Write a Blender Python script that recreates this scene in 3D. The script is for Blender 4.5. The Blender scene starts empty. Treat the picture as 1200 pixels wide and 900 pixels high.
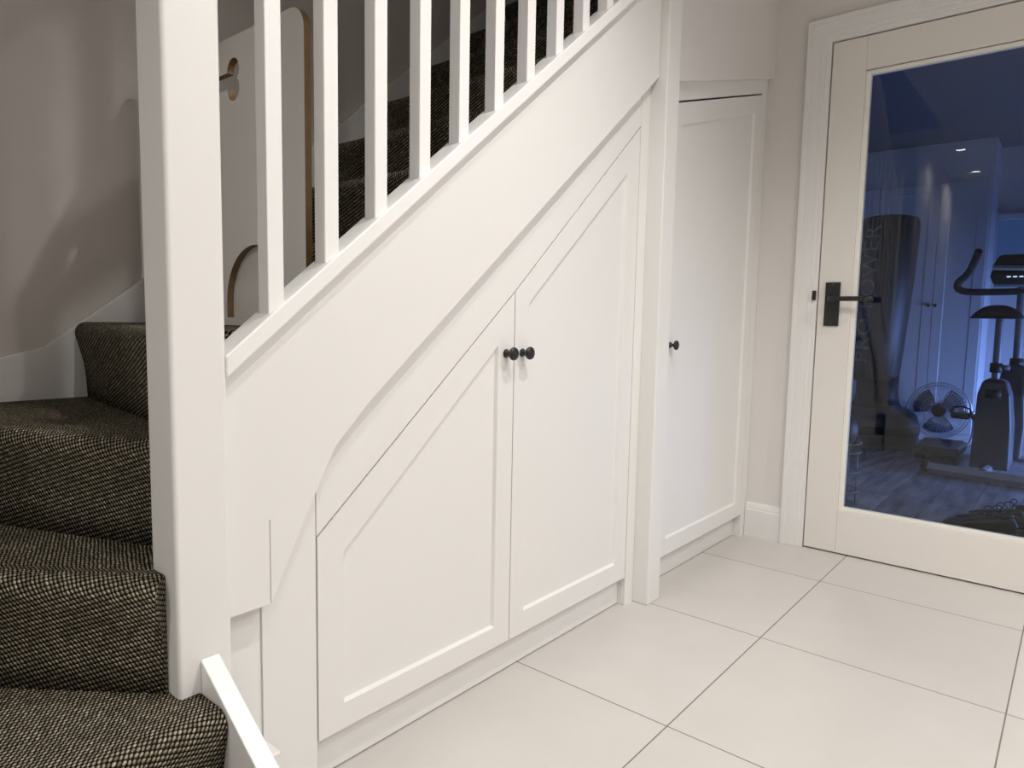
import bpy, bmesh, math, random
from mathutils import Vector, Matrix
random.seed(4)
C = bpy.context.scene.collection

# ------------------------------------------------------------------ camera, world, light, exposure
cam_d = bpy.data.cameras.new('camera'); cam = bpy.data.objects.new('camera', cam_d); C.objects.link(cam)
PIT, ROL, YAW = 0.0949613923, 0.0189719004, 0.8772415
fw = Vector((math.cos(PIT)*math.sin(YAW), math.cos(PIT)*math.cos(YAW), -math.sin(PIT)))
rt = Vector((math.cos(YAW), -math.sin(YAW), 0)); up = rt.cross(fw)
r2 = math.cos(ROL)*rt + math.sin(ROL)*up; u2 = -math.sin(ROL)*rt + math.cos(ROL)*up
mw = Matrix((r2, u2, -fw)).transposed().to_4x4(); mw.translation = (0, 0, .937)
cam.matrix_world = mw
cam_d.sensor_width = 36; cam_d.lens = 802.894/1200*36; cam_d.clip_start = .02
bpy.context.scene.camera = cam
vs = bpy.context.scene.view_settings
vs.view_transform = 'Standard'; vs.look = 'None'; vs.gamma = 1; vs.use_curve_mapping = False
vs.exposure = -0.07
w = bpy.data.worlds.new('dusk'); bpy.context.scene.world = w; w.use_nodes = True
w.node_tree.nodes['Background'].inputs[0].default_value = (.10, .16, .40, 1)
w.node_tree.nodes['Background'].inputs[1].default_value = .6
HALL_W = 100
GYM_W = 78
def area(name, loc, rot, sx, sy, watts, col):
    l = bpy.data.lights.new(name, 'AREA'); l.shape = 'RECTANGLE'; l.size = sx; l.size_y = sy
    l.energy = watts; l.color = col
    l.spread = math.radians(125)
    o = bpy.data.objects.new(name, l); C.objects.link(o); o.location = loc; o.rotation_euler = rot
    return o
# added blue fill from the right-hand side of the gym, its source unseen
area('gym_blue_fill', (5.75, -1.62, .42), (math.radians(60), 0, 0), 1.6, .6, GYM_W, (.25, .40, 1.0))

# ------------------------------------------------------------------ materials
def newmat(name):
    m = bpy.data.materials.new(name); m.use_nodes = True
    return m, m.node_tree, m.node_tree.nodes['Principled BSDF']
def paint(name, col, rough=.5, var=.0, bump=0., scale=6., spec=.5, metal=0.):
    m, t, b = newmat(name)
    b.inputs['Base Color'].default_value = (*col, 1); b.inputs['Roughness'].default_value = rough
    b.inputs['Metallic'].default_value = metal
    b.inputs['Specular IOR Level'].default_value = spec
    if var or bump:
        tc = t.nodes.new('ShaderNodeTexCoord'); n = t.nodes.new('ShaderNodeTexNoise')
        n.inputs['Scale'].default_value = scale; n.inputs['Detail'].default_value = 4
        t.links.new(tc.outputs['Object'], n.inputs['Vector'])
        if var:
            r = t.nodes.new('ShaderNodeMix'); r.data_type = 'RGBA'
            r.inputs[6].default_value = (*[max(0, c*(1-var)) for c in col], 1)
            r.inputs[7].default_value = (*[min(1, c*(1+var)) for c in col], 1)
            t.links.new(n.outputs['Fac'], r.inputs[0]); t.links.new(r.outputs[2], b.inputs['Base Color'])
        if bump:
            n2 = t.nodes.new('ShaderNodeTexNoise'); n2.inputs['Scale'].default_value = scale*12
            t.links.new(tc.outputs['Object'], n2.inputs['Vector'])
            bp = t.nodes.new('ShaderNodeBump'); bp.inputs['Strength'].default_value = bump
            bp.inputs['Distance'].default_value = .002
            t.links.new(n2.outputs['Fac'], bp.inputs['Height']); t.links.new(bp.outputs['Normal'], b.inputs['Normal'])
    return m
M_ = {}
M_['joinery'] = paint('white_satin_paint', (.81, .80, .785), .42, .012, .05, 3)
M_['gloss'] = paint('white_gloss_paint', (.87, .865, .855), .25, .008, .03, 3)
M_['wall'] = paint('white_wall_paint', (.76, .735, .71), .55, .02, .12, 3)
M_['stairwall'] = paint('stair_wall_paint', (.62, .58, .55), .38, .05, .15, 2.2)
M_['ceil'] = paint('ceiling_paint', (.78, .76, .73), .8, .01)
M_['door'] = paint('door_paint', (.79, .755, .715), .4, .012, .04, 3)
M_['bead'] = paint('glazing_bead_paint', (.85, .84, .78), .35)
M_['black'] = paint('black_metal', (.012, .011, .011), .38, spec=.5)
M_['dark'] = paint('dark_gap', (.02, .018, .016), .9)
M_['ply'] = paint('plywood_edge', (.22, .135, .06), .5, .25, 0, 40)
M_['chrome'] = paint('brushed_steel', (.62, .64, .67), .32, metal=.75)
M_['rubber'] = paint('black_rubber', (.022, .022, .024), .5)
M_['vinyl'] = paint('black_vinyl', (.026, .026, .026), .45, .1, .0, 5)
M_['plastic'] = paint('dark_grey_plastic', (.07, .07, .08), .4)
M_['greymetal'] = paint('grey_painted_metal', (.20, .21, .22), .4)
M_['silver'] = paint('silver_plastic', (.55, .56, .56), .35)
M_['wardrobe'] = paint('wardrobe_paint', (.66, .67, .70), .45, .02)
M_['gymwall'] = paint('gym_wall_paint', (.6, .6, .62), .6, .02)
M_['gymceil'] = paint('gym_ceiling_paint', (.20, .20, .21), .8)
M_['print'] = paint('grey_print', (.16, .17, .17), .5)
M_['lens'] = None

def mat_emit(name, col, s):
    m, t, b = newmat(name); b.inputs['Base Color'].default_value = (*col, 1)
    b.inputs['Emission Color'].default_value = (*col, 1); b.inputs['Emission Strength'].default_value = s
    return m
M_['lens'] = mat_emit('lit_downlight_lens', (1, .93, .84), 25)
M_['dusk'] = mat_emit('dusk_window_pane', (.05, .11, .26), .35)
M_['led'] = mat_emit('console_display', (.6, .8, 1), 1.2)

def math_node(t, op, a=None, b=None):
    n = t.nodes.new('ShaderNodeMath'); n.operation = op
    for i, v in enumerate((a, b)):
        if v is None: continue
        if isinstance(v, (int, float)): n.inputs[i].default_value = v
        else: t.links.new(v, n.inputs[i])
    return n.outputs[0]

def mat_glass():
    m = bpy.data.materials.new('clear_door_glass'); m.use_nodes = True; t = m.node_tree; t.nodes.clear()
    o = t.nodes.new('ShaderNodeOutputMaterial'); mx = t.nodes.new('ShaderNodeMixShader')
    tr = t.nodes.new('ShaderNodeBsdfTransparent'); gl = t.nodes.new('ShaderNodeBsdfGlossy'); fr = t.nodes.new('ShaderNodeFresnel')
    tr.inputs[0].default_value = (.93, .96, .97, 1); gl.inputs['Roughness'].default_value = 0.0
    fr.inputs[0].default_value = 1.52
    gm = t.nodes.new('ShaderNodeNewGeometry'); bk = math_node(t, 'SUBTRACT', 1.0, gm.outputs['Backfacing'])
    t.links.new(math_node(t, 'MULTIPLY', math_node(t, 'MULTIPLY', fr.outputs[0], bk), 1.1), mx.inputs[0]); t.links.new(tr.outputs[0], mx.inputs[1]); t.links.new(gl.outputs[0], mx.inputs[2])
    t.links.new(mx.outputs[0], o.inputs[0]); return m
M_['glass'] = mat_glass()

def mat_tiles():
    m, t, b = newmat('cream_floor_tiles')
    g = t.nodes.new('ShaderNodeNewGeometry'); s = t.nodes.new('ShaderNodeSeparateXYZ'); t.links.new(g.outputs['Position'], s.inputs[0])
    outs = []
    for ax, off in ((0, 1.403), (1, .678)):
        v = math_node(t, 'DIVIDE', math_node(t, 'SUBTRACT', s.outputs[ax], off), .6)
        f = math_node(t, 'FRACT', v)
        d = math_node(t, 'MINIMUM', f, math_node(t, 'SUBTRACT', 1.0, f))
        outs.append((v, d))
    d = math_node(t, 'MULTIPLY', math_node(t, 'MINIMUM', outs[0][1], outs[1][1]), .6)
    groutmask = math_node(t, 'LESS_THAN', d, .0017)
    cx = t.nodes.new('ShaderNodeCombineXYZ')
    t.links.new(math_node(t, 'FLOOR', outs[0][0]), cx.inputs[0]); t.links.new(math_node(t, 'FLOOR', outs[1][0]), cx.inputs[1])
    wn = t.nodes.new('ShaderNodeTexWhiteNoise'); t.links.new(cx.outputs[0], wn.inputs['Vector'])
    n = t.nodes.new('ShaderNodeTexNoise'); n.inputs['Scale'].default_value = 7; n.inputs['Detail'].default_value = 6
    t.links.new(g.outputs['Position'], n.inputs['Vector'])
    mixv = math_node(t, 'ADD', math_node(t, 'MULTIPLY', wn.outputs['Value'], .35), math_node(t, 'MULTIPLY', n.outputs['Fac'], .65))
    mx = t.nodes.new('ShaderNodeMix'); mx.data_type = 'RGBA'
    mx.inputs[6].default_value = (.56, .535, .505, 1); mx.inputs[7].default_value = (.64, .62, .595, 1)
    t.links.new(mixv, mx.inputs[0])
    m2 = t.nodes.new('ShaderNodeMix'); m2.data_type = 'RGBA'; t.links.new(groutmask, m2.inputs[0])
    t.links.new(mx.outputs[2], m2.inputs[6]); m2.inputs[7].default_value = (.20, .18, .16, 1)
    t.links.new(m2.outputs[2], b.inputs['Base Color'])
    r = math_node(t, 'ADD', math_node(t, 'MULTIPLY', groutmask, .5), .34); t.links.new(r, b.inputs['Roughness'])
    bp = t.nodes.new('ShaderNodeBump'); bp.inputs['Strength'].default_value = .35; bp.inputs['Distance'].default_value = .002
    t.links.new(math_node(t, 'SUBTRACT', math_node(t, 'MULTIPLY', n.outputs['Fac'], .15), groutmask), bp.inputs['Height'])
    t.links.new(bp.outputs['Normal'], b.inputs['Normal'])
    return m
M_['tiles'] = mat_tiles()

def mat_planks():
    m, t, b = newmat('grey_wood_planks')
    g = t.nodes.new('ShaderNodeNewGeometry')
    br = t.nodes.new('ShaderNodeTexBrick'); t.links.new(g.outputs['Position'], br.inputs['Vector'])
    br.inputs['Scale'].default_value = 1; br.inputs['Brick Width'].default_value = 1.2; br.inputs['Row Height'].default_value = .19
    br.inputs['Mortar Size'].default_value = .002; br.inputs['Color1'].default_value = (.20, .20, .22, 1)
    br.inputs['Color2'].default_value = (.42, .41, .42, 1); br.inputs['Mortar'].default_value = (.12, .12, .12, 1)
    mp = t.nodes.new('ShaderNodeMapping'); mp.inputs['Scale'].default_value = (1.5, 9, 1); t.links.new(g.outputs['Position'], mp.inputs['Vector'])
    n = t.nodes.new('ShaderNodeTexNoise'); n.inputs['Scale'].default_value = 2.2; n.inputs['Detail'].default_value = 7
    t.links.new(mp.outputs[0], n.inputs['Vector'])
    rp = t.nodes.new('ShaderNodeValToRGB'); rp.color_ramp.elements[0].color = (.45, .45, .45, 1); rp.color_ramp.elements[1].color = (1.3, 1.3, 1.3, 1)
    rp.color_ramp.elements[0].position = .3; rp.color_ramp.elements[1].position = .7
    t.links.new(n.outputs['Fac'], rp.inputs[0])
    mx = t.nodes.new('ShaderNodeMix'); mx.data_type = 'RGBA'; mx.blend_type = 'MULTIPLY'; mx.inputs[0].default_value = 1
    t.links.new(br.outputs['Color'], mx.inputs[6]); t.links.new(rp.outputs[0], mx.inputs[7])
    t.links.new(mx.outputs[2], b.inputs['Base Color']); b.inputs['Roughness'].default_value = .5
    return m
M_['planks'] = mat_planks()

def mat_carpet():
    m, t, b = newmat('dark_flecked_loop_carpet')
    uv = t.nodes.new('ShaderNodeUVMap'); uv.uv_map = 'UVMap'
    mp = t.nodes.new('ShaderNodeMapping'); mp.inputs['Scale'].default_value = (1/.0062, 1/.0084, 1)
    mp.inputs['Rotation'].default_value = (0, 0, math.radians(14))
    t.links.new(uv.outputs[0], mp.inputs['Vector'])
    sp = t.nodes.new('ShaderNodeSeparateXYZ'); t.links.new(mp.outputs[0], sp.inputs[0])
    # stagger every other row of loops
    row = math_node(t, 'FLOOR', sp.outputs[1])
    sh = math_node(t, 'MULTIPLY', math_node(t, 'MODULO', math_node(t, 'ABSOLUTE', row), 2.0), .5)
    nz = t.nodes.new('ShaderNodeTexNoise'); nz.inputs['Scale'].default_value = .35; t.links.new(mp.outputs[0], nz.inputs['Vector'])
    jit = math_node(t, 'MULTIPLY', nz.outputs['Fac'], .9)
    u = math_node(t, 'ADD', math_node(t, 'ADD', sp.outputs[0], sh), jit)
    fu = math_node(t, 'SUBTRACT', math_node(t, 'FRACT', u), .5)
    fv = math_node(t, 'SUBTRACT', math_node(t, 'FRACT', sp.outputs[1]), .5)
    fu = math_node(t, 'MULTIPLY', math_node(t, 'SUBTRACT', fu, math_node(t, 'MULTIPLY', fv, .5)), 1.12)
    d = math_node(t, 'SQRT', math_node(t, 'ADD', math_node(t, 'MULTIPLY', fu, fu), math_node(t, 'MULTIPLY', fv, fv)))
    loop = math_node(t, 'SUBTRACT', 1.0, math_node(t, 'MULTIPLY', d, 1.85))
    cb = t.nodes.new('ShaderNodeCombineXYZ'); t.links.new(math_node(t, 'FLOOR', u), cb.inputs[0]); t.links.new(row, cb.inputs[1])
    wn = t.nodes.new('ShaderNodeTexWhiteNoise'); t.links.new(cb.outputs[0], wn.inputs['Vector'])
    rp = t.nodes.new('ShaderNodeValToRGB'); e = rp.color_ramp.elements
    e[0].position = 0; e[0].color = (.31, .265, .19, 1); e[1].position = 1; e[1].color = (.80, .71, .54, 1)
    x = rp.color_ramp.elements.new(.4); x.color = (.49, .425, .31, 1)
    x = rp.color_ramp.elements.new(.75); x.color = (.58, .50, .37, 1)
    t.links.new(wn.outputs['Value'], rp.inputs[0])
    mx = t.nodes.new('ShaderNodeMix'); mx.data_type = 'RGBA'; mx.inputs[6].default_value = (.012, .011, .008, 1)
    cl = t.nodes.new('ShaderNodeClamp'); t.links.new(math_node(t, 'MULTIPLY', math_node(t, 'SUBTRACT', loop, .10), 2.1), cl.inputs[0])
    t.links.new(cl.outputs[0], mx.inputs[0]); t.links.new(rp.outputs[0], mx.inputs[7])
    t.links.new(mx.outputs[2], b.inputs['Base Color']); b.inputs['Roughness'].default_value = .9
    b.inputs['Specular IOR Level'].default_value = .15
    bp = t.nodes.new('ShaderNodeBump'); bp.inputs['Strength'].default_value = 1; bp.inputs['Distance'].default_value = .006
    t.links.new(loop, bp.inputs['Height']); t.links.new(bp.outputs['Normal'], b.inputs['Normal'])
    return m
M_['carpet'] = mat_carpet()

# ------------------------------------------------------------------ mesh helpers
def obj(name, bm, m, parent=None, bevel=0, smooth=False, seg=2):
    bmesh.ops.recalc_face_normals(bm, faces=bm.faces)
    me = bpy.data.meshes.new(name); bm.to_mesh(me); bm.free()
    for mm in (m if isinstance(m, (list, tuple)) else [m]): me.materials.append(M_[mm] if isinstance(mm, str) else mm)
    o = bpy.data.objects.new(name, me); C.objects.link(o)
    if parent is not None: o.parent = parent
    if smooth:
        for p in me.polygons: p.use_smooth = True
    if bevel:
        b = o.modifiers.new('bevel', 'BEVEL'); b.width = bevel; b.segments = seg; b.limit_method = 'ANGLE'; b.angle_limit = math.radians(35)
        b.harden_normals = False
    return o
def tag(o, label=None, cat=None, group=None, kind=None):
    if label: o['label'] = label
    if cat: o['category'] = cat
    if group: o['group'] = group
    if kind: o['kind'] = kind
    return o
def empty(name, loc=(0, 0, 0), rz=0, label=None, cat=None, group=None, kind=None):
    o = bpy.data.objects.new(name, None); C.objects.link(o); o.location = loc; o.rotation_euler = (0, 0, rz)
    o.empty_display_size = .05
    return tag(o, label, cat, group, kind)
def box(bm, x0, x1, y0, y1, z0, z1):
    v = [bm.verts.new(p) for p in ((x0,y0,z0),(x1,y0,z0),(x1,y1,z0),(x0,y1,z0),(x0,y0,z1),(x1,y0,z1),(x1,y1,z1),(x0,y1,z1))]
    for f in ((0,3,2,1),(4,5,6,7),(0,1,5,4),(1,2,6,5),(2,3,7,6),(3,0,4,7)): bm.faces.new([v[i] for i in f])
    return bm
def B(x0, x1, y0, y1, z0, z1): return box(bmesh.new(), x0, x1, y0, y1, z0, z1)
def P3(ax, a, b, c):      # ax = extrusion axis; a,b in-plane; c along the axis
    return {'x': (c, a, b), 'y': (a, c, b), 'z': (a, b, c)}[ax]
def plate(bm, ax, loops, lo, hi):
    """flat board: first loop is the outline, the others are holes; extruded along ax"""
    edges = []
    for lp in loops:
        vs_ = [bm.verts.new(P3(ax, a, b, lo)) for a, b in lp]
        edges += [bm.edges.new((vs_[i], vs_[(i+1) % len(vs_)])) for i in range(len(vs_))]
    r = bmesh.ops.triangle_fill(bm, edges=edges, use_beauty=True)
    faces = [f for f in r['geom'] if isinstance(f, bmesh.types.BMFace)]
    ex = bmesh.ops.extrude_face_region(bm, geom=faces)
    d = Vector(P3(ax, 0, 0, hi-lo))
    bmesh.ops.translate(bm, verts=[g for g in ex['geom'] if isinstance(g, bmesh.types.BMVert)], vec=d)
    return bm
def poly(bm, ax, pts, lo, hi):
    a = [bm.verts.new(P3(ax, p[0], p[1], lo)) for p in pts]; b = [bm.verts.new(P3(ax, p[0], p[1], hi)) for p in pts]
    bm.faces.new(a); bm.faces.new(b[::-1]); n = len(pts)
    for i in range(n): bm.faces.new((a[i], a[(i+1) % n], b[(i+1) % n], b[i]))
    return bm
def lathe(bm, prof, mat=Matrix(), n=32):
    """prof: (radius, height) pairs about local z"""
    rings = []
    for r, h in prof:
        if r < 1e-6: rings.append([bm.verts.new(mat @ Vector((0, 0, h)))])
        else: rings.append([bm.verts.new(mat @ Vector((r*math.cos(2*math.pi*i/n), r*math.sin(2*math.pi*i/n), h))) for i in range(n)])
    for a, b in zip(rings, rings[1:]):
        for i in range(n):
            j = (i+1) % n
            q = [a[i % len(a)], a[j % len(a)], b[j % len(b)], b[i % len(b)]]
            u = []
            for v in q:
                if v not in u: u.append(v)
            if len(u) > 2: bm.faces.new(u)
    if len(rings[0]) > 1: bm.faces.new(rings[0][::-1])
    if len(rings[-1]) > 1: bm.faces.new(rings[-1])
    return bm
def tube(bm, pts, r, n=10, closed=False, rads=None):
    pts = [Vector(p) for p in pts]; k = len(pts); rings = []; prev = None
    for i, p in enumerate(pts):
        if closed: tg = pts[(i+1) % k] - pts[i-1]
        else: tg = pts[min(i+1, k-1)] - pts[max(i-1, 0)]
        tg.normalize()
        if prev is None:
            a = tg.cross(Vector((0, 0, 1)))
            if a.length < .1: a = tg.cross(Vector((1, 0, 0)))
        else: a = prev - tg*prev.dot(tg)
        a.normalize(); prev = a; b = tg.cross(a); rr = rads[i] if rads else r
        rings.append([bm.verts.new(p + rr*(math.cos(2*math.pi*j/n)*a + math.sin(2*math.pi*j/n)*b)) for j in range(n)])
    prs = list(zip(rings, rings[1:])) + ([(rings[-1], rings[0])] if closed else [])
    for a, b in prs:
        for j in range(n): bm.faces.new((a[j], a[(j+1) % n], b[(j+1) % n], b[j]))
    if not closed: bm.faces.new(rings[0][::-1]); bm.faces.new(rings[-1])
    return bm
def smoothpath(pts, it=2):
    pts = [Vector(p) for p in pts]
    for _ in range(it):
        q = [pts[0]]
        for a, b in zip(pts, pts[1:]): q += [a*.75+b*.25, a*.25+b*.75]
        pts = q + [pts[-1]]
    return pts
def shaker(bm, outer, inner, y0, depth=.009, ch=.0045, thick=.02):
    """panelled cupboard door in the xz plane: flat frame, chamfered step, recessed panel"""
    cx = sum(p[0] for p in inner)/len(inner); cz = sum(p[1] for p in inner)/len(inner); n = len(outer)
    inn2 = []
    for i in range(n):      # inset the inner outline by ch
        p0, p1, p2 = [Vector(inner[(i+k) % n]) for k in (-1, 0, 1)]
        d1 = (p1-p0).normalized(); d2 = (p2-p1).normalized()
        n1 = Vector((-d1.y, d1.x)); n2 = Vector((-d2.y, d2.x))
        q = p1 + (n1+n2)*ch/(1+n1.dot(n2)); inn2.append((q.x, q.y))
    R = [[bm.verts.new((a, y, b)) for a, b in lp] for lp, y in ((outer, y0+thick), (outer, y0), (inner, y0), (inn2, y0+depth))]
    for a, b in zip(R, R[1:]):
        for i in range(n): bm.faces.new((a[i], a[(i+1) % n], b[(i+1) % n], b[i]))
    bm.faces.new(R[0]); bm.faces.new(R[-1])
    return bm
def knob(x, y, z, parent):
    bm = bmesh.new()
    m = Matrix.Translation((x, y, z)) @ Matrix.Rotation(math.radians(90), 4, 'X')
    lathe(bm, [(.0105, 0), (.0112, .002), (.0085, .007), (.0055, .010), (.0052, .016), (.009, .019), (.0155, .0225), (.0165, .026), (.0155, .0295), (.011, .0315), (0, .032)], m, 28)
    return tag(obj('knob', bm, 'black', parent, smooth=True), 'small round black metal knob')

# ------------------------------------------------------------------ room shell
SW = .10
def struct(name, bm, m, parent=None, bevel=0): return tag(obj(name, bm, m, parent, bevel), kind='structure')
HZ = 2.40
struct('floor', B(-5, 2.985, -2.6, 2.0, -.1, 0), 'tiles')
bm = bmesh.new(); poly(bm, 'z', [(-5, -2.6), (2.968, -2.6), (2.968, 1.06), (1.95, 1.06), (1.95, .92), (-.05, .92), (-.05, 2.1), (-5, 2.1)], HZ, HZ+.22)
struct('ceiling', bm, 'ceil')
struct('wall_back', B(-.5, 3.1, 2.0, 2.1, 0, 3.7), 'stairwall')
bm = B(-.48, -.38, 1.12, 2.0, 0, 3.7); box(bm, -5, -.48, 1.12, 1.22, 0, HZ); struct('wall_left', bm, 'wall')
struct('wall_rear', B(-5.1, -5, -2.6, 1.22, 0, HZ), 'wall')
struct('wall_front', B(-5.1, 3.07, -2.7, -2.6, 0, HZ), 'wall')
bm = bmesh.new(); poly(bm, 'y', [(2.061, 1.702), (2.968, 1.955), (2.968, 2.62), (2.061, 2.62)], 1.072, 1.10)
struct('wall_over_cupboard', bm, 'wall')
# upper stairwell, unlit
bm = B(-.05, 1.95, .90, .92, HZ+.22, 3.7); box(bm, 1.95, 3.07, 1.04, 1.06, 2.62, 3.7); box(bm, -.15, -.05, .9, 2.0, HZ+.22, 3.7); box(bm, 1.95, 1.97, .92, 1.06, HZ+.22, 3.7)
struct('wall_stairwell', bm, 'wall')
struct('ceiling_stairwell', B(-.2, 3.1, .88, 2.1, 3.7, 3.8), 'ceil')
# wall with the glazed door: opening y -.10 .. .87
bm = B(2.968, 3.07, .866, 2.0, 0, 2.9); box(bm, 2.968, 3.07, -2.6, -.10, 0, HZ); box(bm, 2.968, 3.07, -.10, .866, 2.065, HZ+.3); box(bm, 2.968, 3.07, .9, 2.0, 2.9, 3.7)
struct('wall_right', bm, 'wall')
# skirting
bm = bmesh.new(); pr = [(2.952, 0), (2.952, .118), (2.955, .122), (2.955, .128), (2.959, .142), (2.963, .150), (2.968, .150), (2.968, 0)]
poly(bm, 'y', pr, .942, 1.098); struct('baseboard_right', bm, 'joinery')
bm = bmesh.new(); pr = [(1.056, 0), (1.056, .126), (1.060, .129), (1.056, .132), (1.056, .150), (1.059, .154), (1.104, .154), (1.104, 0)]
poly(bm, 'x', pr, .526, .637); struct('baseboard_left', bm, 'joinery')
# door frame (lining + architrave)
t = empty('trim_1', (2.968, .4, 0), kind='structure')
def loc(bm, t): bmesh.ops.translate(bm, verts=bm.verts, vec=-Vector(t.location)); return bm
YL, YR, ZT = .851, -.085, 2.048
bm = bmesh.new()
def arch_ring(bm, d0, d1, x0, x1):
    """door surround strip between offsets d0..d1 from the opening, spanning x0..x1"""
    plate(bm, 'x', [[(YL+d0, 0), (YL+d0, ZT+d0), (YR-d0, ZT+d0), (YR-d0, 0), (YR-d1, 0), (YR-d1, ZT+d1), (YL+d1, ZT+d1), (YL+d1, 0)]], x0, x1)
arch_ring(bm, .018, .090, 2.954, 2.968); arch_ring(bm, .034, .090, 2.949, 2.954); arch_ring(bm, .070, .090, 2.944, 2.949)
obj('architrave', loc(bm, t), 'joinery', t, .0015)
bm = bmesh.new(); arch_ring(bm, 0, .022, 2.958, 3.07); obj('lining', loc(bm, t), 'joinery', t, .001)
bm = bmesh.new(); arch_ring(bm, -.014, .0, 3.012, 3.03); obj('door_stop', loc(bm, t), 'dark', t)
obj('keeper_plate', loc(B(2.944, 2.957, .853, .866, 1.036, 1.074), t), 'black', t, .002)
# glazed door
t = empty('door_1', (2.968, .4, 0), label='white framed full height clear glass door with black lever handle', cat='door', kind='structure')
D0, D1 = 2.966, 3.006; dy0, dy1 = .847, -.081; g0, g1 = .720, .046; gz0, gz1 = .185, 1.914
obj('stile', loc(B(D0, D1, g0+.003, dy0, .006, 2.043), t), 'door', t, .0015)
obj('stile', loc(B(D0, D1, dy1, g1-.003, .006, 2.043), t), 'door', t, .0015)
obj('bottom_rail', loc(B(D0+.0004, D1, g1-.0025, g0+.0025, .006, gz0-.003), t), 'door', t, .001)
obj('top_rail', loc(B(D0+.0004, D1, g1-.0025, g0+.0025, gz1+.003, 2.043), t), 'door', t, .001)
bm = bmesh.new()
for (a, b_, e, f) in ((g1, g0, gz0, gz0+.012), (g1, g0, gz1-.012, gz1), (g0-.012, g0, gz0+.012, gz1-.012), (g1, g1+.012, gz0+.012, gz1-.012)):
    box(bm, D0+.006, D1-.006, a-.003, b_+.003, e-.003, f+.0)
obj('glazing_bead', loc(bm, t), 'bead', t, .002)
tag(obj('glass', loc(B(2.984, 2.988, g1+.004, g0-.004, gz0+.004, gz1-.004), t), 'glass', t), 'clear glass pane')
h = obj('door_handle', loc(B(2.958, 2.966, .764, .820, .932, 1.107), t), 'black', t, .0015)
tag(h, 'black rectangular handle plate')
bm = bmesh.new()
tube(bm, smoothpath([(2.958, .792, 1.040), (2.925, .792, 1.040), (2.914, .786, 1.040), (2.912, .770, 1.040), (2.912, .660, 1.040), (2.912, .634, 1.040)], 2), .0095, 16)
tube(bm, [(2.912, .668, 1.04), (2.912, .633, 1.04)], .0125, 16)
lathe(bm, [(.018, 0), (.018, .01), (.010, .012)], Matrix.Translation((2.958, .792, 1.04)) @ Matrix.Rotation(math.radians(-90), 4, 'Y'), 20)
lev = obj('lever', loc(bm, t), 'black', h, smooth=True)
bm = bmesh.new()
for z in (.942, 1.097): lathe(bm, [(.0035, 0), (.003, .001), (0, .0012)], Matrix.Translation((2.958, .792, z)) @ Matrix.Rotation(math.radians(-90), 4, 'Y'), 12)
obj('screw', loc(bm, t), 'plastic', h)
# floor threshold strip
struct('trim_2', B(2.985, 3.03, -.085, .851, -.02, .004), 'greymetal')

# ------------------------------------------------------------------ staircase
ST = empty('staircase', (.50, 1.10, 0), label='white painted winder staircase with dark flecked loop carpet and white balusters', cat='staircase')
L = lambda bm: loc(bm, ST)
R_, G_, X0, ZD = .193, .232, .665, .908
def step(P0, P1, Q0, Q1, z, r, name='step', nose=.022):
    """carpeted step: riser + rounded nosing along P0-P1, tread back to Q0-Q1"""
    P0, P1, Q0, Q1 = [Vector((*p, 0)) for p in (P0, P1, Q0, Q1)]
    e = (P1-P0); ln = e.length; e.normalize(); n = Vector((e.y, -e.x, 0))
    if n.dot((Q0+Q1)/2-(P0+P1)/2) > 0: n = -n
    prof = [(0, -r), (.002, -r*.72), (.006, -.105), (.011, -.080), (.016, -.060), (.020, -.044)]
    for k in range(0, 8):
        a = math.radians(-12+k*14.5); prof.append((nose-.024+.025*math.cos(a), -.026+.026*math.sin(a)))
    prof += [(-.014, 0)]
    bm = bmesh.new(); uvl = bm.loops.layers.uv.new('UVMap'); N = 14; rows = []; cum = [0]
    for i in range(1, len(prof)): cum.append(cum[-1]+math.hypot(prof[i][0]-prof[i-1][0], prof[i][1]-prof[i-1][1]))
    uvd = {}
    for (o_, zz), cv in zip(prof, cum):
        row = []
        for j in range(N+1):
            s = j/N; q = P0.lerp(P1, s)+n*o_; v = bm.verts.new((q.x, q.y, z+zz)); uvd[v] = (s*ln, cv); row.append(v)
        rows.append(row)
    last = rows[-1]; m = 10; oth = []
    for i in range(1, m+1):
        row = []
        for j in range(N+1):
            s = j/N; a = last[j].co; q = Vector((*Q0.lerp(Q1, s).xy, z)); p = a.lerp(q, i/m); v = bm.verts.new(p)
            dd = p-Vector((P0.x, P0.y, z)); uvd[v] = (dd.dot(e), cum[-1]-dd.dot(n)+.0); row.append(v)
        rows.append(row)
    for a, b in zip(rows, rows[1:]):
        for j in range(N): bm.faces.new((a[j], a[j+1], b[j+1], b[j]))
    # close ends, back and bottom
    bk = [bm.verts.new((v.co.x, v.co.y, z-r)) for v in rows[-1]]
    for j, v in enumerate(bk): uvd[v] = (uvd[rows[-1][j]][0], uvd[rows[-1][j]][1]+r)
    for j in range(N): bm.faces.new((rows[-1][j], rows[-1][j+1], bk[j+1], bk[j]))
    for j in (0, N):
        col = [r_[j] for r_ in rows]+[bk[j]]
        try:
            f = bm.faces.new(col)
        except ValueError: f = None
    bm.faces.new(rows[0]+bk[::-1])
    for f in bm.faces:
        nz = f.normal
        for l in f.loops:
            if len(f.verts) > 8:
                l[uvl].uv = (l.vert.co.x+l.vert.co.y, l.vert.co.z)
            else: l[uvl].uv = uvd[l.vert]
    bmesh.ops.recalc_face_normals(bm, faces=bm.faces)
    o = obj(name, L(bm), 'carpet', ST)
    for p in o.data.polygons: p.use_smooth = len(p.vertices) == 4
    return o
YW = 1.978; XL = -.378
# lower flight: descends towards the camera side
step((XL, .745), (.492, .745), (XL, .985), (.492, .985), .166, .166)
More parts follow.
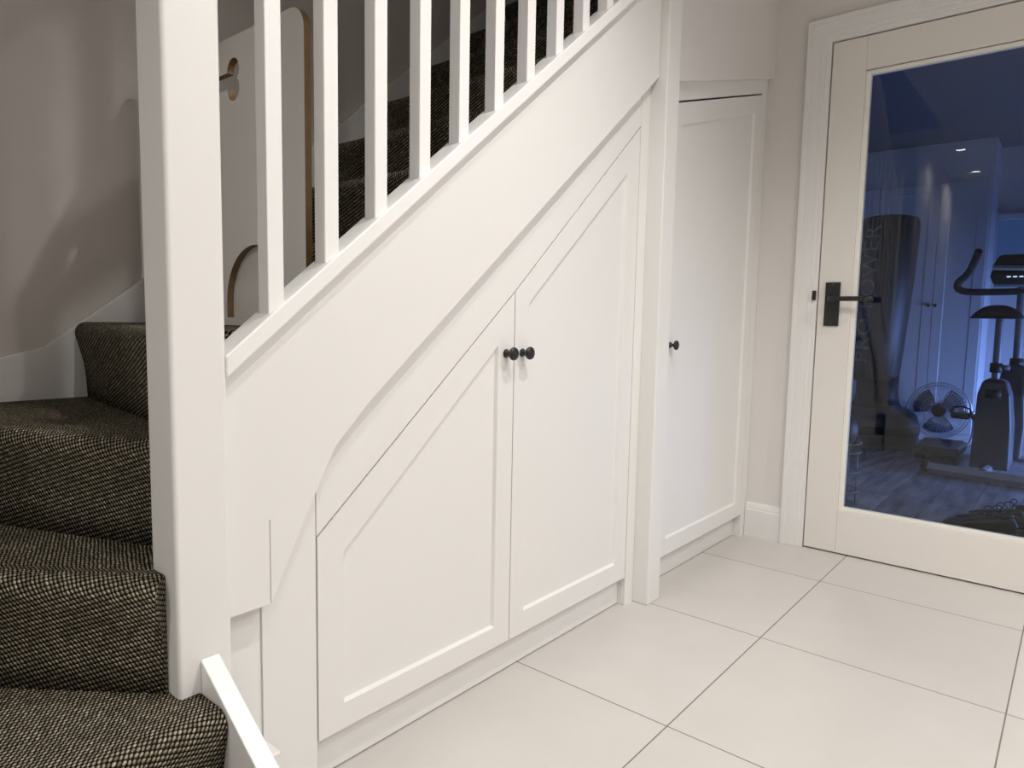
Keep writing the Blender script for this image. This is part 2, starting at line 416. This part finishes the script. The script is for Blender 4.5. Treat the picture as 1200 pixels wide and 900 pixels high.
# winders turning round the newel
A0 = (.455, 1.085); B_dir = Vector((-.16, .205)).normalized()
Bb = (A0[0]+B_dir.x*(YW-A0[1])/B_dir.y, YW)
# step A: kite
def solid_tread(front, back, z, r): pass
a_left = (XL, .975)
step((XL, .985), (.492, .985), (XL, YW), (.492, YW), .329, .163)
# fill of tread A between its front strip and riser B
def flat(pts, z, r, name='step'):
    bm = bmesh.new(); uvl = bm.loops.layers.uv.new('UVMap'); poly(bm, 'z', pts, z-r, z)
    bm.normal_update()
    for f in bm.faces:
        for l in f.loops:
            c = l.vert.co
            l[uvl].uv = (c.x, -c.y) if abs(f.normal.z) > .5 else (c.x+c.y, c.z)
    return bm
C0 = (.540, 1.165); C1 = (C0[0]-.143/.34*(YW-C0[1]), YW)
step(A0, Bb, (C0[0]+.02, C0[1]), (C1[0]+.02, C1[1]), .522, .193)
Dp0 = (.555, 1.14); Dp1 = (.655, YW)
step(C0, C1, (Dp0[0]+.02, Dp0[1]), (Dp1[0]+.02, YW), .715, .193)
step(Dp0, Dp1, (X0+G_+.02, 1.127), (X0+G_+.02, YW), ZD, .193)
for k in range(1, 9):
    x = X0+.020+G_*k
    step((x, 1.127), (x, YW), (x+G_+.02, 1.127), (x+G_+.02, YW), ZD+R_*k, R_)
# wall string on the back wall
bm = bmesh.new()
top = [(-.378, .60), (.20, .745), (.40, .800), (.57, .848), (.81, 1.030), (1.444, 1.573), (2.60, 2.56)]
poly(bm, 'y', top+[(2.60, 2.2), (1.2, .9), (.6, .3), (-.378, .2)], 1.98, 1.998)
obj('wall_string', L(bm), 'joinery', ST, .002)
# outer string / spandrel panel with kinked lower edge
sp = [(.548, .425), (.6320, .425), (.6320, .578), (.6334, .578), (.6334, .426), (.70, .557), (.740, .635), (.771, .690), (.810, .728), (.857, .773), (1.976, 1.692), (1.976, 2.02), (.548, .845)]
bm = bmesh.new(); poly(bm, 'y', sp, 1.072, 1.092); obj('outer_string', L(bm), 'joinery', ST, .001)
nz_ = lambda x: .908+.83*(x-.685)
obj('inner_string', L(poly(bmesh.new(), 'y', [(.56, nz_(.56)-.10), (.80, nz_(.80)-.16), (2.6, nz_(2.6)-.16), (2.6, nz_(2.6)+.02), (.56, nz_(.56)+.02)], 1.0925, 1.1265)), 'joinery', ST)
# base rail the balusters stand in
sl = .823
bm = bmesh.new(); z_ = lambda x, z0: z0+(x-.552)*sl
x1 = 1.977
poly(bm, 'y', [(.5475, z_(.5475, .836)), (x1, z_(x1, .836)), (x1, z_(x1, .873)), (.5475, z_(.5475, .873))], 1.049, 1.109)
br_ = obj('base_rail', L(bm), 'gloss', ST, .003, seg=3)
# balusters
for k in range(12):
    x = .630+k*.1135
    if x+.03 > 1.97: break
    zb = z_(x, .873)-.02; zt = z_(x, .873)+.86
    bm = bmesh.new(); poly(bm, 'y', [(x, zb), (x+.030, zb+.03*sl), (x+.030, zt+.03*sl), (x, zt)], 1.0615, 1.0935)
    obj('baluster', L(bm), 'gloss', ST, .0015)
# handrail above the picture
bm = bmesh.new(); poly(bm, 'y', [(.5475, z_(.5475, 1.725)), (x1, z_(x1, 1.725)), (x1, z_(x1, 1.785)), (.5475, z_(.5475, 1.785))], 1.047, 1.108)
obj('handrail', L(bm), 'gloss', ST, .008, seg=3)
# newel posts
tag(obj('newel_post', L(B(.460, .5478, 1.049, 1.137, .31, 1.97)), 'joinery', ST, .007, seg=4), 'broad square white newel post in the foreground')
bm = B(.452, .556, 1.041, 1.145, 1.97, 1.99); obj('newel_cap', L(bm), 'joinery', ST, .004)
tag(obj('newel_post', L(B(1.977, 2.060, 1.044, 1.118, 0, HZ)), 'joinery', ST, .004, seg=3), 'square white post running from the floor past the spandrel')
# string of the lower flight, white bar running down from the newel
bm = bmesh.new(); poly(bm, 'x', [(1.048, .384), (1.048, .0), (.46, 0), (.46, -.0), (.478, .004)], .494, .5245)
obj('lower_string', L(bm), 'gloss', ST, .002)

# ------------------------------------------------------------------ under-stair cupboard
t = empty('understair_cupboard', (1.335, 1.11, 0), label='white built-in cupboard under the stairs with two slope-topped panelled doors', cat='cupboard')
L2 = lambda bm: loc(bm, t)
YF = 1.10
obj('face_frame', L2(poly(bmesh.new(), 'y', [(.631, 0), (.7445, 0), (.7445, .70), (.631, .60)], YF, YF+.018)), 'joinery', t, .0008)
bm = bmesh.new(); poly(bm, 'y', [(.7465, .5145), (1.3300, 1.0070), (1.9225, 1.5365), (1.9225, 1.72), (1.33, 1.24), (.7465, .76)], YF, YF+.018)
obj('face_frame', L2(bm), 'joinery', t, .0008)
bm = bmesh.new(); poly(bm, 'y', [(1.9245, 0), (1.9765, 0), (1.9765, 1.755), (1.9245, 1.715)], YF, YF+.018)
obj('face_frame', L2(bm), 'joinery', t, .0008)
obj('plinth_return', L2(B(1.9250, 1.9765, YF+.0185, YF+.045, 0, .40)), 'joinery', t)
obj('filler_panel', L2(B(.5485, .6306, 1.1045, 1.12, 0, .62)), 'joinery', t)
obj('plinth', L2(B(.7445, 1.9245, 1.128, 1.145, .004, .12)), 'joinery', t)
obj('carcass', L2(plate(bmesh.new(), 'y', [[(.70, .0), (1.96, .0), (1.96, 1.53), (.70, .47)]], 1.147, 1.155)), 'dark', t)
d = tag(obj('door', L2(shaker(bmesh.new(), [(.7485, .098), (1.3285, .098), (1.3285, 1.0010), (.7485, .5105)], [(.809, .153), (1.269, .153), (1.269, .872), (.809, .469)], YF)), 'joinery', t, .0008), 'shorter left door with a sloping top')
kn = knob(0, 0, 0, d); kn.location = (1.297-t.location.x, YF-t.location.y, .851)
d = tag(obj('door', L2(shaker(bmesh.new(), [(1.3315, .098), (1.9205, .098), (1.9205, 1.5300), (1.3315, 1.0035)], [(1.388, .159), (1.854, .159), (1.854, 1.384), (1.388, .980)], YF)), 'joinery', t, .0008), 'taller right door with a sloping top')
kn = knob(0, 0, 0, d); kn.location = (1.361-t.location.x, YF-t.location.y, .851)

# ------------------------------------------------------------------ tall cupboard beyond the post
t = empty('tall_cupboard', (2.52, 1.11, 0), label='tall narrow white built-in cupboard with a single panelled door between post and corner', cat='cupboard')
d = tag(obj('door', loc(shaker(bmesh.new(), [(2.135, .100), (2.908, .100), (2.908, 1.879), (2.135, 1.657)], [(2.200, .161), (2.843, .161), (2.843, 1.792), (2.200, 1.602)], YF, depth=.009, ch=.0045), t), 'joinery', t, .0008))
kn = knob(0, 0, 0, d); kn.location = (2.170-t.location.x, YF-t.location.y, .857)
bm = bmesh.new(); poly(bm, 'y', [(2.911, 0.0), (2.967, 0.0), (2.967, 2.0), (2.911, 2.0)], YF, YF+.05)
obj('face_frame', loc(bm, t), 'joinery', t, .0008)
bm = bmesh.new(); poly(bm, 'y', [(2.061, 1.642), (2.911, 1.886), (2.911, 2.0), (2.061, 1.75)], YF, YF+.018)
obj('face_frame', loc(bm, t), 'joinery', t, .0008)
obj('face_frame', loc(B(2.061, 2.132, YF, YF+.018, .0, 1.66), t), 'joinery', t, .0008)
obj('plinth', loc(B(2.061, 2.911, 1.135, 1.15, .003, .12), t), 'joinery', t)
obj('carcass', loc(plate(bmesh.new(), 'y', [[(2.061, 0), (2.96, 0), (2.96, 1.90), (2.061, 1.62)]], 1.152, 1.16), t), 'dark', t)

# ------------------------------------------------------------------ stair gate board on the top winder
t = empty('stair_gate', (.80, 1.58, ZD), label='upright white plywood board with bone cut-out and arched flap standing across the stairs', cat='stair gate')
def arc(cy, cz, r, a0, a1, n): return [(cy+r*math.cos(math.radians(a0+(a1-a0)*i/n)), cz+r*math.sin(math.radians(a0+(a1-a0)*i/n))) for i in range(n+1)]
gy0, gy1, gz, rr = 1.210, 1.962, 1.541, .046
outer = [(gy1, ZD+.002)]+arc(gy1-rr, gz-rr, rr, 0, 90, 8)+arc(gy0+rr, gz-rr, rr, 90, 180, 8)+[(gy0, ZD+.002)]
# bone-shaped cut-out
bc, bz = 1.585, 1.450
bone = arc(bc+.104, bz+.020, .0255, -50, 185, 12)+arc(bc-.104, bz+.020, .0255, -5, 230, 12)+arc(bc-.104, bz-.020, .0255, 130, 365, 12)+arc(bc+.104, bz-.020, .0255, 175, 410, 12)
ac, az, ar = 1.405, .965, .122
door_ = [(ac+ar, ZD+.02)]+arc(ac, az, ar, 0, 180, 24)+[(ac-ar, ZD+.02)]
bm = bmesh.new(); plate(bm, 'x', [outer, bone, door_], .802, .8175)
bmesh.ops.recalc_face_normals(bm, faces=bm.faces)
for f in bm.faces: f.material_index = 0 if abs(f.normal.x) > .5 else 1
o = obj('board', loc(bm, t), ['joinery', 'ply'], t)
door2 = [(ac+ar+.03, ZD+.004)]+arc(ac, az, ar+.03, 0, 180, 24)+[(ac-ar-.03, ZD+.004)]
bm = bmesh.new(); plate(bm, 'x', [door2], .8185, .827)
tag(obj('arched_flap', loc(bm, t), 'joinery', t), 'arched flap at the foot of the board')

# ------------------------------------------------------------------ hall downlights
def downlight(x, y, watts=HALL_W, lamp=True, label='unseen small round recessed downlight in the hall ceiling'):
    t = empty('downlight', (x, y, HZ), label=label, cat='downlight', group='hall ceiling downlights')
    obj('bezel', lathe(bmesh.new(), [(.034, 0), (.044, -.001), (.045, -.004), (.041, -.006), (.034, -.004), (.034, 0)], Matrix(), 32), 'gloss', t, smooth=True)
    obj('lens', lathe(bmesh.new(), [(.033, -.0015), (.033, -.003), (0, -.003)], Matrix(), 24), 'lens', t)
    if lamp:
        l = bpy.data.lights.new('downlight_lamp', 'SPOT'); l.energy = watts; l.color = (1, .968, .930); l.spot_size = math.radians(150); l.spot_blend = .9
        l.shadow_soft_size = .018
        o = bpy.data.objects.new('downlight_lamp', l); C.objects.link(o); o.parent = t; o.location = (0, 0, -.02)
    return t
for x, y, wt in ((1.22, .30, .47), (.50, .27, .28), (1.45, -.55, .72), (2.3, -1.2, .85), (-.1, -1.5, .40), (-.87, .90, .25), (-1.89, .90, .5), (-1.2, -1.4, .6), (-3.2, -1.2, .5)):  # the farther ones are unseen and serve to light the hall
    lab = {-.87: 'upper of the two bright downlights mirrored in the door glass', -1.89: 'lower of the two bright downlights mirrored in the door glass'}.get(x)
    if lab: downlight(x, y, HALL_W*wt, label=lab)
    else: downlight(x, y, HALL_W*wt)

# ------------------------------------------------------------------ gym room behind the glass door
GX0, GX1, GY0, GY1 = 3.07, 6.95, -1.5, 2.0
struct('floor_gym', B(2.985, GX1, GY0, GY1, -.1, 0), 'planks')
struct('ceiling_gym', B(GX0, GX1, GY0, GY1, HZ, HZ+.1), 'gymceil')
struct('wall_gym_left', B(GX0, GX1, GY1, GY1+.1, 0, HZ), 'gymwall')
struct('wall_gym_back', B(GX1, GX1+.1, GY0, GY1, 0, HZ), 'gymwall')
bm = bmesh.new(); plate(bm, 'y', [[(2.968, 0), (GX1, 0), (GX1, HZ), (2.968, HZ)], [(4.9, .05), (6.6, .05), (6.6, .80), (4.9, .80)]], GY0-.1, GY0)
struct('wall_gym_right', bm, 'gymwall')
t = empty('added_window_1', (5.75, GY0-.05, .4), kind='structure')  # unseen low window, added and sized to let the blue fill in
bm = bmesh.new(); plate(bm, 'y', [[(4.9, .05), (6.6, .05), (6.6, .80), (4.9, .80)], [(4.96, .11), (5.72, .11), (5.72, .74), (4.96, .74)], [(5.78, .11), (6.54, .11), (6.54, .74), (5.78, .74)]], GY0-.08, GY0-.03)
obj('window_frame', loc(bm, t), 'wardrobe', t)
# window in the back wall beside the wardrobe
t = empty('window_2', (6.93, .2, 1.5), kind='structure')
bm = bmesh.new(); plate(bm, 'x', [[(.66, 1.22), (-.5, 1.22), (-.5, 1.86), (.66, 1.86)], [(.61, 1.27), (.08, 1.27), (.08, 1.81), (.61, 1.81)], [(.04, 1.27), (-.45, 1.27), (-.45, 1.81), (.04, 1.81)]], 6.90, 6.948)
obj('window_frame', loc(bm, t), 'wardrobe', t)
bm = bmesh.new(); box(bm, 6.93, 6.936, -.45, .61, 1.27, 1.81); obj('window_pane', loc(bm, t), 'dusk', t)

t = empty('wardrobe', (6.72, 1.33, 0), label='run of pale fitted wardrobe doors along the back of the gym room', cat='wardrobe')
obj('carcass', loc(B(6.52, 6.949, .625, 1.999, 0, 2.399), t), 'wardrobe', t, .002)
def sdoor(y0, y1, z0=.08, z1=2.08):
    bm = shaker(bmesh.new(), [(y0, z0), (y1, z0), (y1, z1), (y0, z1)], [(y0+.07, z0+.08), (y1-.07, z0+.08), (y1-.07, z1-.08), (y0+.07, z1-.08)], 0, depth=.003, ch=.003)
    for v in bm.verts: v.co = Vector((6.499+v.co.y, v.co.x, v.co.z))
    return bm
for y0, y1, ky in ((.974, 1.41, .997), (.640, .969, .948), (1.415, 1.99, 1.95)):
    d = obj('door', loc(sdoor(y0, y1), t), 'wardrobe', t, .002)
    k_ = obj('knob', lathe(bmesh.new(), [(.008, 0), (.006, .012), (.014, .02), (.013, .028), (0, .03)], Matrix.Translation((6.499-t.location.x, ky-t.location.y, 1.109)) @ Matrix.Rotation(math.radians(-90), 4, 'Y'), 16), 'black', d, smooth=True)

# punch bag
t = empty('punch_bag', (6.02, 1.235, 0), label='black freestanding punch bag on a rounded base with pale lettering up its side', cat='punch bag')
obj('base', lathe(bmesh.new(), [(0, 0), (.26, 0), (.295, .02), (.31, .07), (.31, .17), (.29, .24), (.24, .29), (.16, .31), (.1, .315), (0, .315)], Matrix(), 48), 'plastic', t, smooth=True)
bm = lathe(bmesh.new(), [(.3125, .10), (.3145, .12), (.3145, .15), (.3125, .17)], Matrix(), 48); obj('band', bm, 'rubber', t, smooth=True)
obj('stem', lathe(bmesh.new(), [(.19, .29), (.165, .33), (.15, .40), (.15, .56)], Matrix(), 32), 'rubber', t, smooth=True)
tilt = Matrix.Translation((0, .03, .5)) @ Matrix.Rotation(math.radians(2.2), 4, 'X')
bag = obj('bag', lathe(bmesh.new(), [(0, 0), (.15, 0), (.172, .02), (.178, .06), (.20, .7), (.203, 1.20), (.198, 1.245), (.18, 1.27), (.1, 1.285), (0, 1.288)], Matrix(), 48), 'vinyl', t, smooth=True)
bag.matrix_local = tilt
def text_mesh(body, size, ext):
    cu = bpy.data.curves.new('letters', 'FONT'); cu.body = body; cu.size = size; cu.align_x = 'CENTER'; cu.align_y = 'CENTER'; cu.resolution_u = 3; cu.space_character = 1.08
    o = bpy.data.objects.new('letters', cu); C.objects.link(o)
    dg = bpy.context.evaluated_depsgraph_get(); me = bpy.data.meshes.new_from_object(o.evaluated_get(dg)); bpy.data.objects.remove(o)
    bm = bmesh.new(); bm.from_mesh(me); bpy.data.meshes.remove(me); return bm
bm = text_mesh('PRO POWER', .175, 0)
bmesh.ops.subdivide_edges(bm, edges=bm.edges, cuts=1)
TH = math.radians(159)      # direction on the bag the lettering faces
for v in bm.verts:
    hgt = .67+v.co.x; a = TH-v.co.y/.2; rad = (.178+.022*(hgt-.06)/.64 if hgt < .7 else .2+.003*(hgt-.7)/.5)+.002
    v.co = Vector((rad*math.cos(a), rad*math.sin(a), hgt))
lt = obj('lettering', bm, 'print', bag)

# ball rack with balls, just inside the door
t = empty('ball_rack', (3.74, .945, 0), label='tall wire ball rack just inside the glass door', cat='rack')
bm = bmesh.new()
for z in (.02, .10, .20, .30, .345):
    tube(bm, [(.125*math.cos(a*math.pi/12), .125*math.sin(a*math.pi/12), z) for a in range(24)], .0035, 6, closed=True)
obj('ring', bm, 'greymetal', t, smooth=True)
for k in range(4):
    a = math.pi/4+k*math.pi/2
    obj('upright', tube(bmesh.new(), [(.129*math.cos(a), .129*math.sin(a), 0), (.129*math.cos(a), .129*math.sin(a), .36)], .0035, 6), 'greymetal', t, smooth=True)
for z, r, lb in ((.405, .105, 'shiny black exercise ball on top of the wire rack'), (.222, .074, 'black ball in the middle of the wire rack'), (.075, .066, 'small black ball at the bottom of the wire rack')):
    bm = bmesh.new(); bmesh.ops.create_uvsphere(bm, u_segments=32, v_segments=20, radius=r)
    o = obj('exercise_ball', bm, 'rubber', smooth=True); o.location = (3.74, .945, z); tag(o, lb, 'ball', 'balls in the wire rack')
    bm = lathe(bmesh.new(), [(r*.30, r*.957), (r*.26, r*.975), (r*.1, r*1.003), (0, r*1.005)], Matrix(), 20); obj('valve_cap', bm, 'plastic', o, smooth=True)

# floor fan
t = empty('floor_fan', (6.25, .835, 0), rz=math.radians(5), label='round chrome cage floor fan in front of the pale wardrobe', cat='fan')
FC = Vector((0, 0, .285)); FR = .215
bm = bmesh.new()
for dx in (-.05, 0, .05):
    rr = FR-.02*(abs(dx) > .01)
    tube(bm, [(dx, rr*math.cos(a*math.pi/20), FC.z+rr*math.sin(a*math.pi/20)) for a in range(40)], .005 if dx == 0 else .003, 6, closed=True)
for s in (-1, 1):
    for rr, dx in ((.06, .07), (.12, .064), (.17, .056)):
        tube(bm, [(s*dx, rr*math.cos(a*math.pi/16), FC.z+rr*math.sin(a*math.pi/16)) for a in range(32)], .0014, 4, closed=True)
    for k in range(48):
        a = k*2*math.pi/48; c, q = math.cos(a), math.sin(a)
        tube(bm, [(s*.07, .04*c, FC.z+.04*q), (s*.066, .10*c, FC.z+.10*q), (s*.056, .17*c, FC.z+.17*q), (0, FR*c, FC.z+FR*q)], .0013, 4)
cage = obj('cage', bm, 'chrome', t, smooth=True)
bm = lathe(bmesh.new(), [(.045, .066), (.045, .074), (.03, .078), (0, .079)], Matrix.Translation(FC) @ Matrix.Rotation(math.radians(-90), 4, 'Y'), 24)
obj('badge', bm, 'black', cage)
for k in range(3):
    bm = bmesh.new(); a0 = k*2*math.pi/3+.5; rows = []
    for i in range(7):
        r = .03+.15*i/6; wd = .62+.10*math.sin(math.pi*i/6)
        rows.append([bm.verts.new((.03*(j/6-.5)*(-1)+.0, r*math.cos(a0+wd*(j/6-.5)*2), FC.z+r*math.sin(a0+wd*(j/6-.5)*2))) for j in range(7)])
    for a, b in zip(rows, rows[1:]):
        for j in range(6): bm.faces.new((a[j], a[j+1], b[j+1], b[j]))
    bmesh.ops.solidify(bm, geom=bm.faces, thickness=.002)
    obj('blade', bm, 'greymetal', t, smooth=True)
obj('motor', lathe(bmesh.new(), [(.035, -.03), (.05, -.06), (.05, -.13), (.03, -.15), (0, -.15)], Matrix.Translation(FC) @ Matrix.Rotation(math.radians(-90), 4, 'Y'), 24), 'black', t, smooth=True)
bm = bmesh.new()
tube(bm, smoothpath([(0, .232, .285), (0, .232, .05), (0, .16, .012), (-.16, .14, .012), (-.16, -.14, .012), (0, -.16, .012), (0, -.232, .05), (0, -.232, .285)], 2), .010, 8)
tube(bm, [(0, -.235, .285), (0, -.21, .285)], .014, 8); tube(bm, [(0, .235, .285), (0, .21, .285)], .014, 8)
obj('stand', bm, 'chrome', t, smooth=True)

# low exercise step behind the bike
t = empty('exercise_platform', (5.80, .735, 0), label='low dark grey platform on the floor under the fan', cat='platform')
obj('deck', B(-.24, .20, -.13, .15, .035, .095), 'plastic', t, .012)
for sx in (-.19, .15):
    for sy in (-.07, .11): obj('foot', B(sx-.03, sx+.03, sy-.03, sy+.03, 0, .036), 'rubber', t)
obj('edge_strip', B(.16, .195, -.11, .145, .0955, .102), 'silver', t)

# exercise bike
t = empty('exercise_bike', (5.45, .40, 0), rz=0, label='dark exercise bike with curved handlebars and console in the gym room', cat='exercise bike')
LB = lambda pts: [Vector(p)-Vector((5.45, .40, 0)) for p in pts]
def bt(name, pts, r, m, par=t, n=12, sm=2): return obj(name, tube(bmesh.new(), smoothpath(LB(pts), sm), r, n), m, par, smooth=True)
# stabilisers
bm = bmesh.new(); a, b_ = Vector((5.075, .740, .035)), Vector((4.955, .02, .035)); tube(bm, LB([a, b_]), .034, 4)
s_ = obj('rear_stabiliser', bm, 'silver', t)
for q in (a, b_):
    d_ = (b_-a).normalized()*(.03 if q is a else -.03)
    obj('end_cap', tube(bmesh.new(), LB([q-d_*.3, q+d_]), .036, 4), 'rubber', s_)
bm = bmesh.new(); tube(bm, LB([(6.02, .57, .035), (5.94, .05, .035)]), .034, 8); s2 = obj('front_stabiliser', bm, 'chrome', t, smooth=True)
obj('frame_beam', tube(bmesh.new(), LB([(5.02, .42, .05), (5.98, .34, .06)]), .03, 8), 'greymetal', t)
def taperbox(name, rows, m, par=t, bev=.02):
    bm = bmesh.new(); R = []
    for (x0, x1, y0, y1, z) in rows:
        R.append([bm.verts.new(Vector(p)-Vector((5.45, .40, 0))) for p in ((x0, y0, z), (x1, y0, z), (x1, y1, z), (x0, y1, z))])
    for a, b in zip(R, R[1:]):
        for i in range(4): bm.faces.new((a[i], a[(i+1) % 4], b[(i+1) % 4], b[i]))
    bm.faces.new(R[0][::-1]); bm.faces.new(R[-1]); return obj(name, bm, m, par, bev, seg=3)
body = taperbox('rear_shroud', [(5.18, 5.52, .300, .505, .050), (5.19, 5.50, .305, .500, .32), (5.20, 5.44, .325, .495, .52), (5.22, 5.40, .350, .475, .60), (5.24, 5.38, .375, .450, .615)], 'plastic')
obj('recess', tube(bmesh.new(), LB([(5.199, .45, .525), (5.199, .37, .525)]), .03, 12), 'rubber', body, smooth=True)
taperbox('flywheel_cover', [(5.50, 6.0, .26, .44, .08), (5.50, 6.02, .25, .45, .30), (5.56, 5.98, .27, .43, .50), (5.78, 5.94, .28, .42, .66), (5.80, 5.92, .31, .39, .69)], 'plastic')
bt('seat_post', [(5.30, .415, .58), (5.30, .418, 1.00)], .022, 'greymetal')
obj('post_collar', tube(bmesh.new(), LB([(5.30, .416, .655), (5.30, .416, .715)]), .034, 14), 'rubber', t, smooth=True)
k2 = obj('adjuster_knob', tube(bmesh.new(), LB([(5.30, .40, .69), (5.30, .345, .69)]), .016, 10), 'greymetal', t, smooth=True)
# saddle
bm = bmesh.new(); rows = []
for i in range(11):
    u = i/10; x = 5.16+.30*u; hw = .155*(1-u)**.55*.9+.03*u+.02*math.sin(u*math.pi); zz = 1.0
    if i == 0: hw = .11
    row = []
    for j in range(13):
        v = j/12*2-1; row.append(bm.verts.new(Vector((x, .425+hw*v, 1.0+.075*(1-abs(v)**2.6)*(1 if 0 < i < 10 else .5))-Vector((0, 0, 0)))-Vector((5.45, .40, 0))) if False else bm.verts.new(Vector((x, .425+hw*v, 1.0+.078*(1-abs(v)**2.6)*(1 if 0 < i < 10 else .6)))-Vector((5.45, .40, 0))))
    rows.append(row)
for a, b in zip(rows, rows[1:]):
    for j in range(12): bm.faces.new((a[j], a[j+1], b[j+1], b[j]))
lo_ = [[bm.verts.new((v.co.x, v.co.y*.98, .995)) for v in r] for r in rows]
for a, b in zip(lo_, lo_[1:]):
    for j in range(12): bm.faces.new((a[j], b[j], b[j+1], a[j+1]))
for j in range(12):
    bm.faces.new((rows[0][j], lo_[0][j], lo_[0][j+1], rows[0][j+1])); bm.faces.new((rows[-1][j], rows[-1][j+1], lo_[-1][j+1], lo_[-1][j]))
for i in range(10):
    bm.faces.new((rows[i][0], rows[i+1][0], lo_[i+1][0], lo_[i][0])); bm.faces.new((rows[i][12], lo_[i][12], lo_[i+1][12], rows[i+1][12]))
obj('saddle', bm, 'rubber', t, smooth=True)
bt('handlebar_post', [(5.86, .345, .66), (5.86, .352, 1.22)], .026, 'greymetal')
obj('post_collar', tube(bmesh.new(), LB([(5.86, .346, .655), (5.86, .347, .73)]), .04, 14), 'rubber', t, smooth=True)
hb = [(5.70, .60, 1.46), (5.76, .625, 1.40), (5.80, .660, 1.31), (5.82, .735, 1.245), (5.82, .705, 1.185), (5.84, .50, 1.185), (5.86, .35, 1.19), (5.84, .20, 1.185), (5.82, .0, 1.185), (5.82, -.035, 1.245), (5.80, .04, 1.31), (5.76, .075, 1.40), (5.70, .10, 1.46)]
bt('handlebar', hb, .024, 'rubber', sm=2)
con = taperbox('console', [(5.90, 5.96, .16, .52, 1.235), (5.84, 5.96, .14, .54, 1.29), (5.87, 5.98, .16, .53, 1.38), (5.93, 6.0, .18, .50, 1.45)], 'rubber', bev=.02)
obj('console_band', tube(bmesh.new(), LB([(5.864, .53, 1.352), (5.862, .15, 1.33)]), .022, 4), 'silver', con)
bm = bmesh.new()
for q in range(4): box(bm, 5.838-5.45, 5.842-5.45, .42-q*.035-.40, .442-q*.035-.40, 1.285, 1.293)
obj('console_lights', bm, 'led', con)
# cranks and pedals
obj('crank', tube(bmesh.new(), LB([(5.58, .20, .30), (5.58, .53, .30)]), .02, 10), 'greymetal', t, smooth=True)
obj('crank_arm', tube(bmesh.new(), LB([(5.58, .525, .30), (5.47, .535, .345)]), .014, 8), 'greymetal', t, smooth=True)
obj('crank_arm', tube(bmesh.new(), LB([(5.58, .205, .30), (5.69, .195, .25)]), .014, 8), 'greymetal', t, smooth=True)
for (x, y, z) in ((5.46, .60, .345), (5.69, .14, .26)):
    pd = taperbox('pedal', [(x-.05, x+.05, y-.05, y+.05, z-.018), (x-.06, x+.06, y-.055, y+.055, z), (x-.05, x+.05, y-.05, y+.05, z+.018)], 'rubber', bev=.006)
    obj('strap', tube(bmesh.new(), smoothpath(LB([(x, y-.055, z), (x-.0, y-.05, z+.06), (x, y+.05, z+.06), (x, y+.055, z)]), 2), .006, 6), 'rubber', pd, smooth=True)

# shoes piled on the floor inside the door
def shoe(x, y, z, rz, rx, label):
    t = empty('trainer_shoe', (x, y, z), label=label, cat='shoe', group='black shoes heaped inside the glass door')
    t.rotation_euler = (math.radians(rx), 0, math.radians(rz))
    prof = [(-.14, .028, .060), (-.13, .034, .085), (-.10, .036, .098), (-.06, .034, .090), (-.02, .036, .078), (.03, .044, .066), (.08, .047, .052), (.12, .038, .042), (.14, .022, .034)]
    bm = bmesh.new(); R = []
    for px, hw, hh in prof:
        R.append([bm.verts.new((px, hw*math.sin(a)*(1 if abs(a) > 1.4 else .95), .022+(hh-.022)*max(0, math.cos(a/1.9))**.8)) for a in [(-1+2*j/12)*math.pi*.95 for j in range(13)]])
    for a, b in zip(R, R[1:]):
        for j in range(12): bm.faces.new((a[j], a[j+1], b[j+1], b[j]))
        bm.faces.new((a[12], a[0], b[0], b[12]))
    bm.faces.new(R[0]); bm.faces.new(R[-1][::-1])
    obj('upper', bm, 'rubber', t, smooth=True)
    bm = bmesh.new(); pts = [(px, hw+.006) for px, hw, _ in prof]; ol = pts+[(a, -b) for a, b in pts[::-1]]
    poly(bm, 'z', ol, 0, .026); obj('sole', bm, 'plastic', t, .005)
    bm = bmesh.new()
    tube(bm, [(-.085+.034*math.cos(a*math.pi/10), .026*math.sin(a*math.pi/10), .098) for a in range(20)], .008, 6, closed=True); obj('collar', bm, 'vinyl', t, smooth=True)
    bm = bmesh.new()
    for k in range(4):
        xx = -.02+k*.024; zz = .086-k*.009
        tube(bm, smoothpath([(xx, -.026, zz-.012), (xx+.004, 0, zz), (xx+.01, .026, zz-.012)], 2), .003, 5)
    for s in (-1, 1): tube(bm, smoothpath([(-.03, 0, .085), (-.05, s*.03, .125), (-.01, s*.05, .120), (-.02, s*.01, .088)], 3), .0028, 5)
    obj('laces', bm, 'vinyl', t, smooth=True)
    return t
shoe(3.73, .305, 0, 97, 0, 'black shoe at the front of the heap, nearest the glass')
shoe(3.855, .275, 0, 84, 0, 'black laced shoe in the middle of the heap')
shoe(3.98, .235, 0, 76, 0, 'black shoe at the back of the heap, nearest the bike')
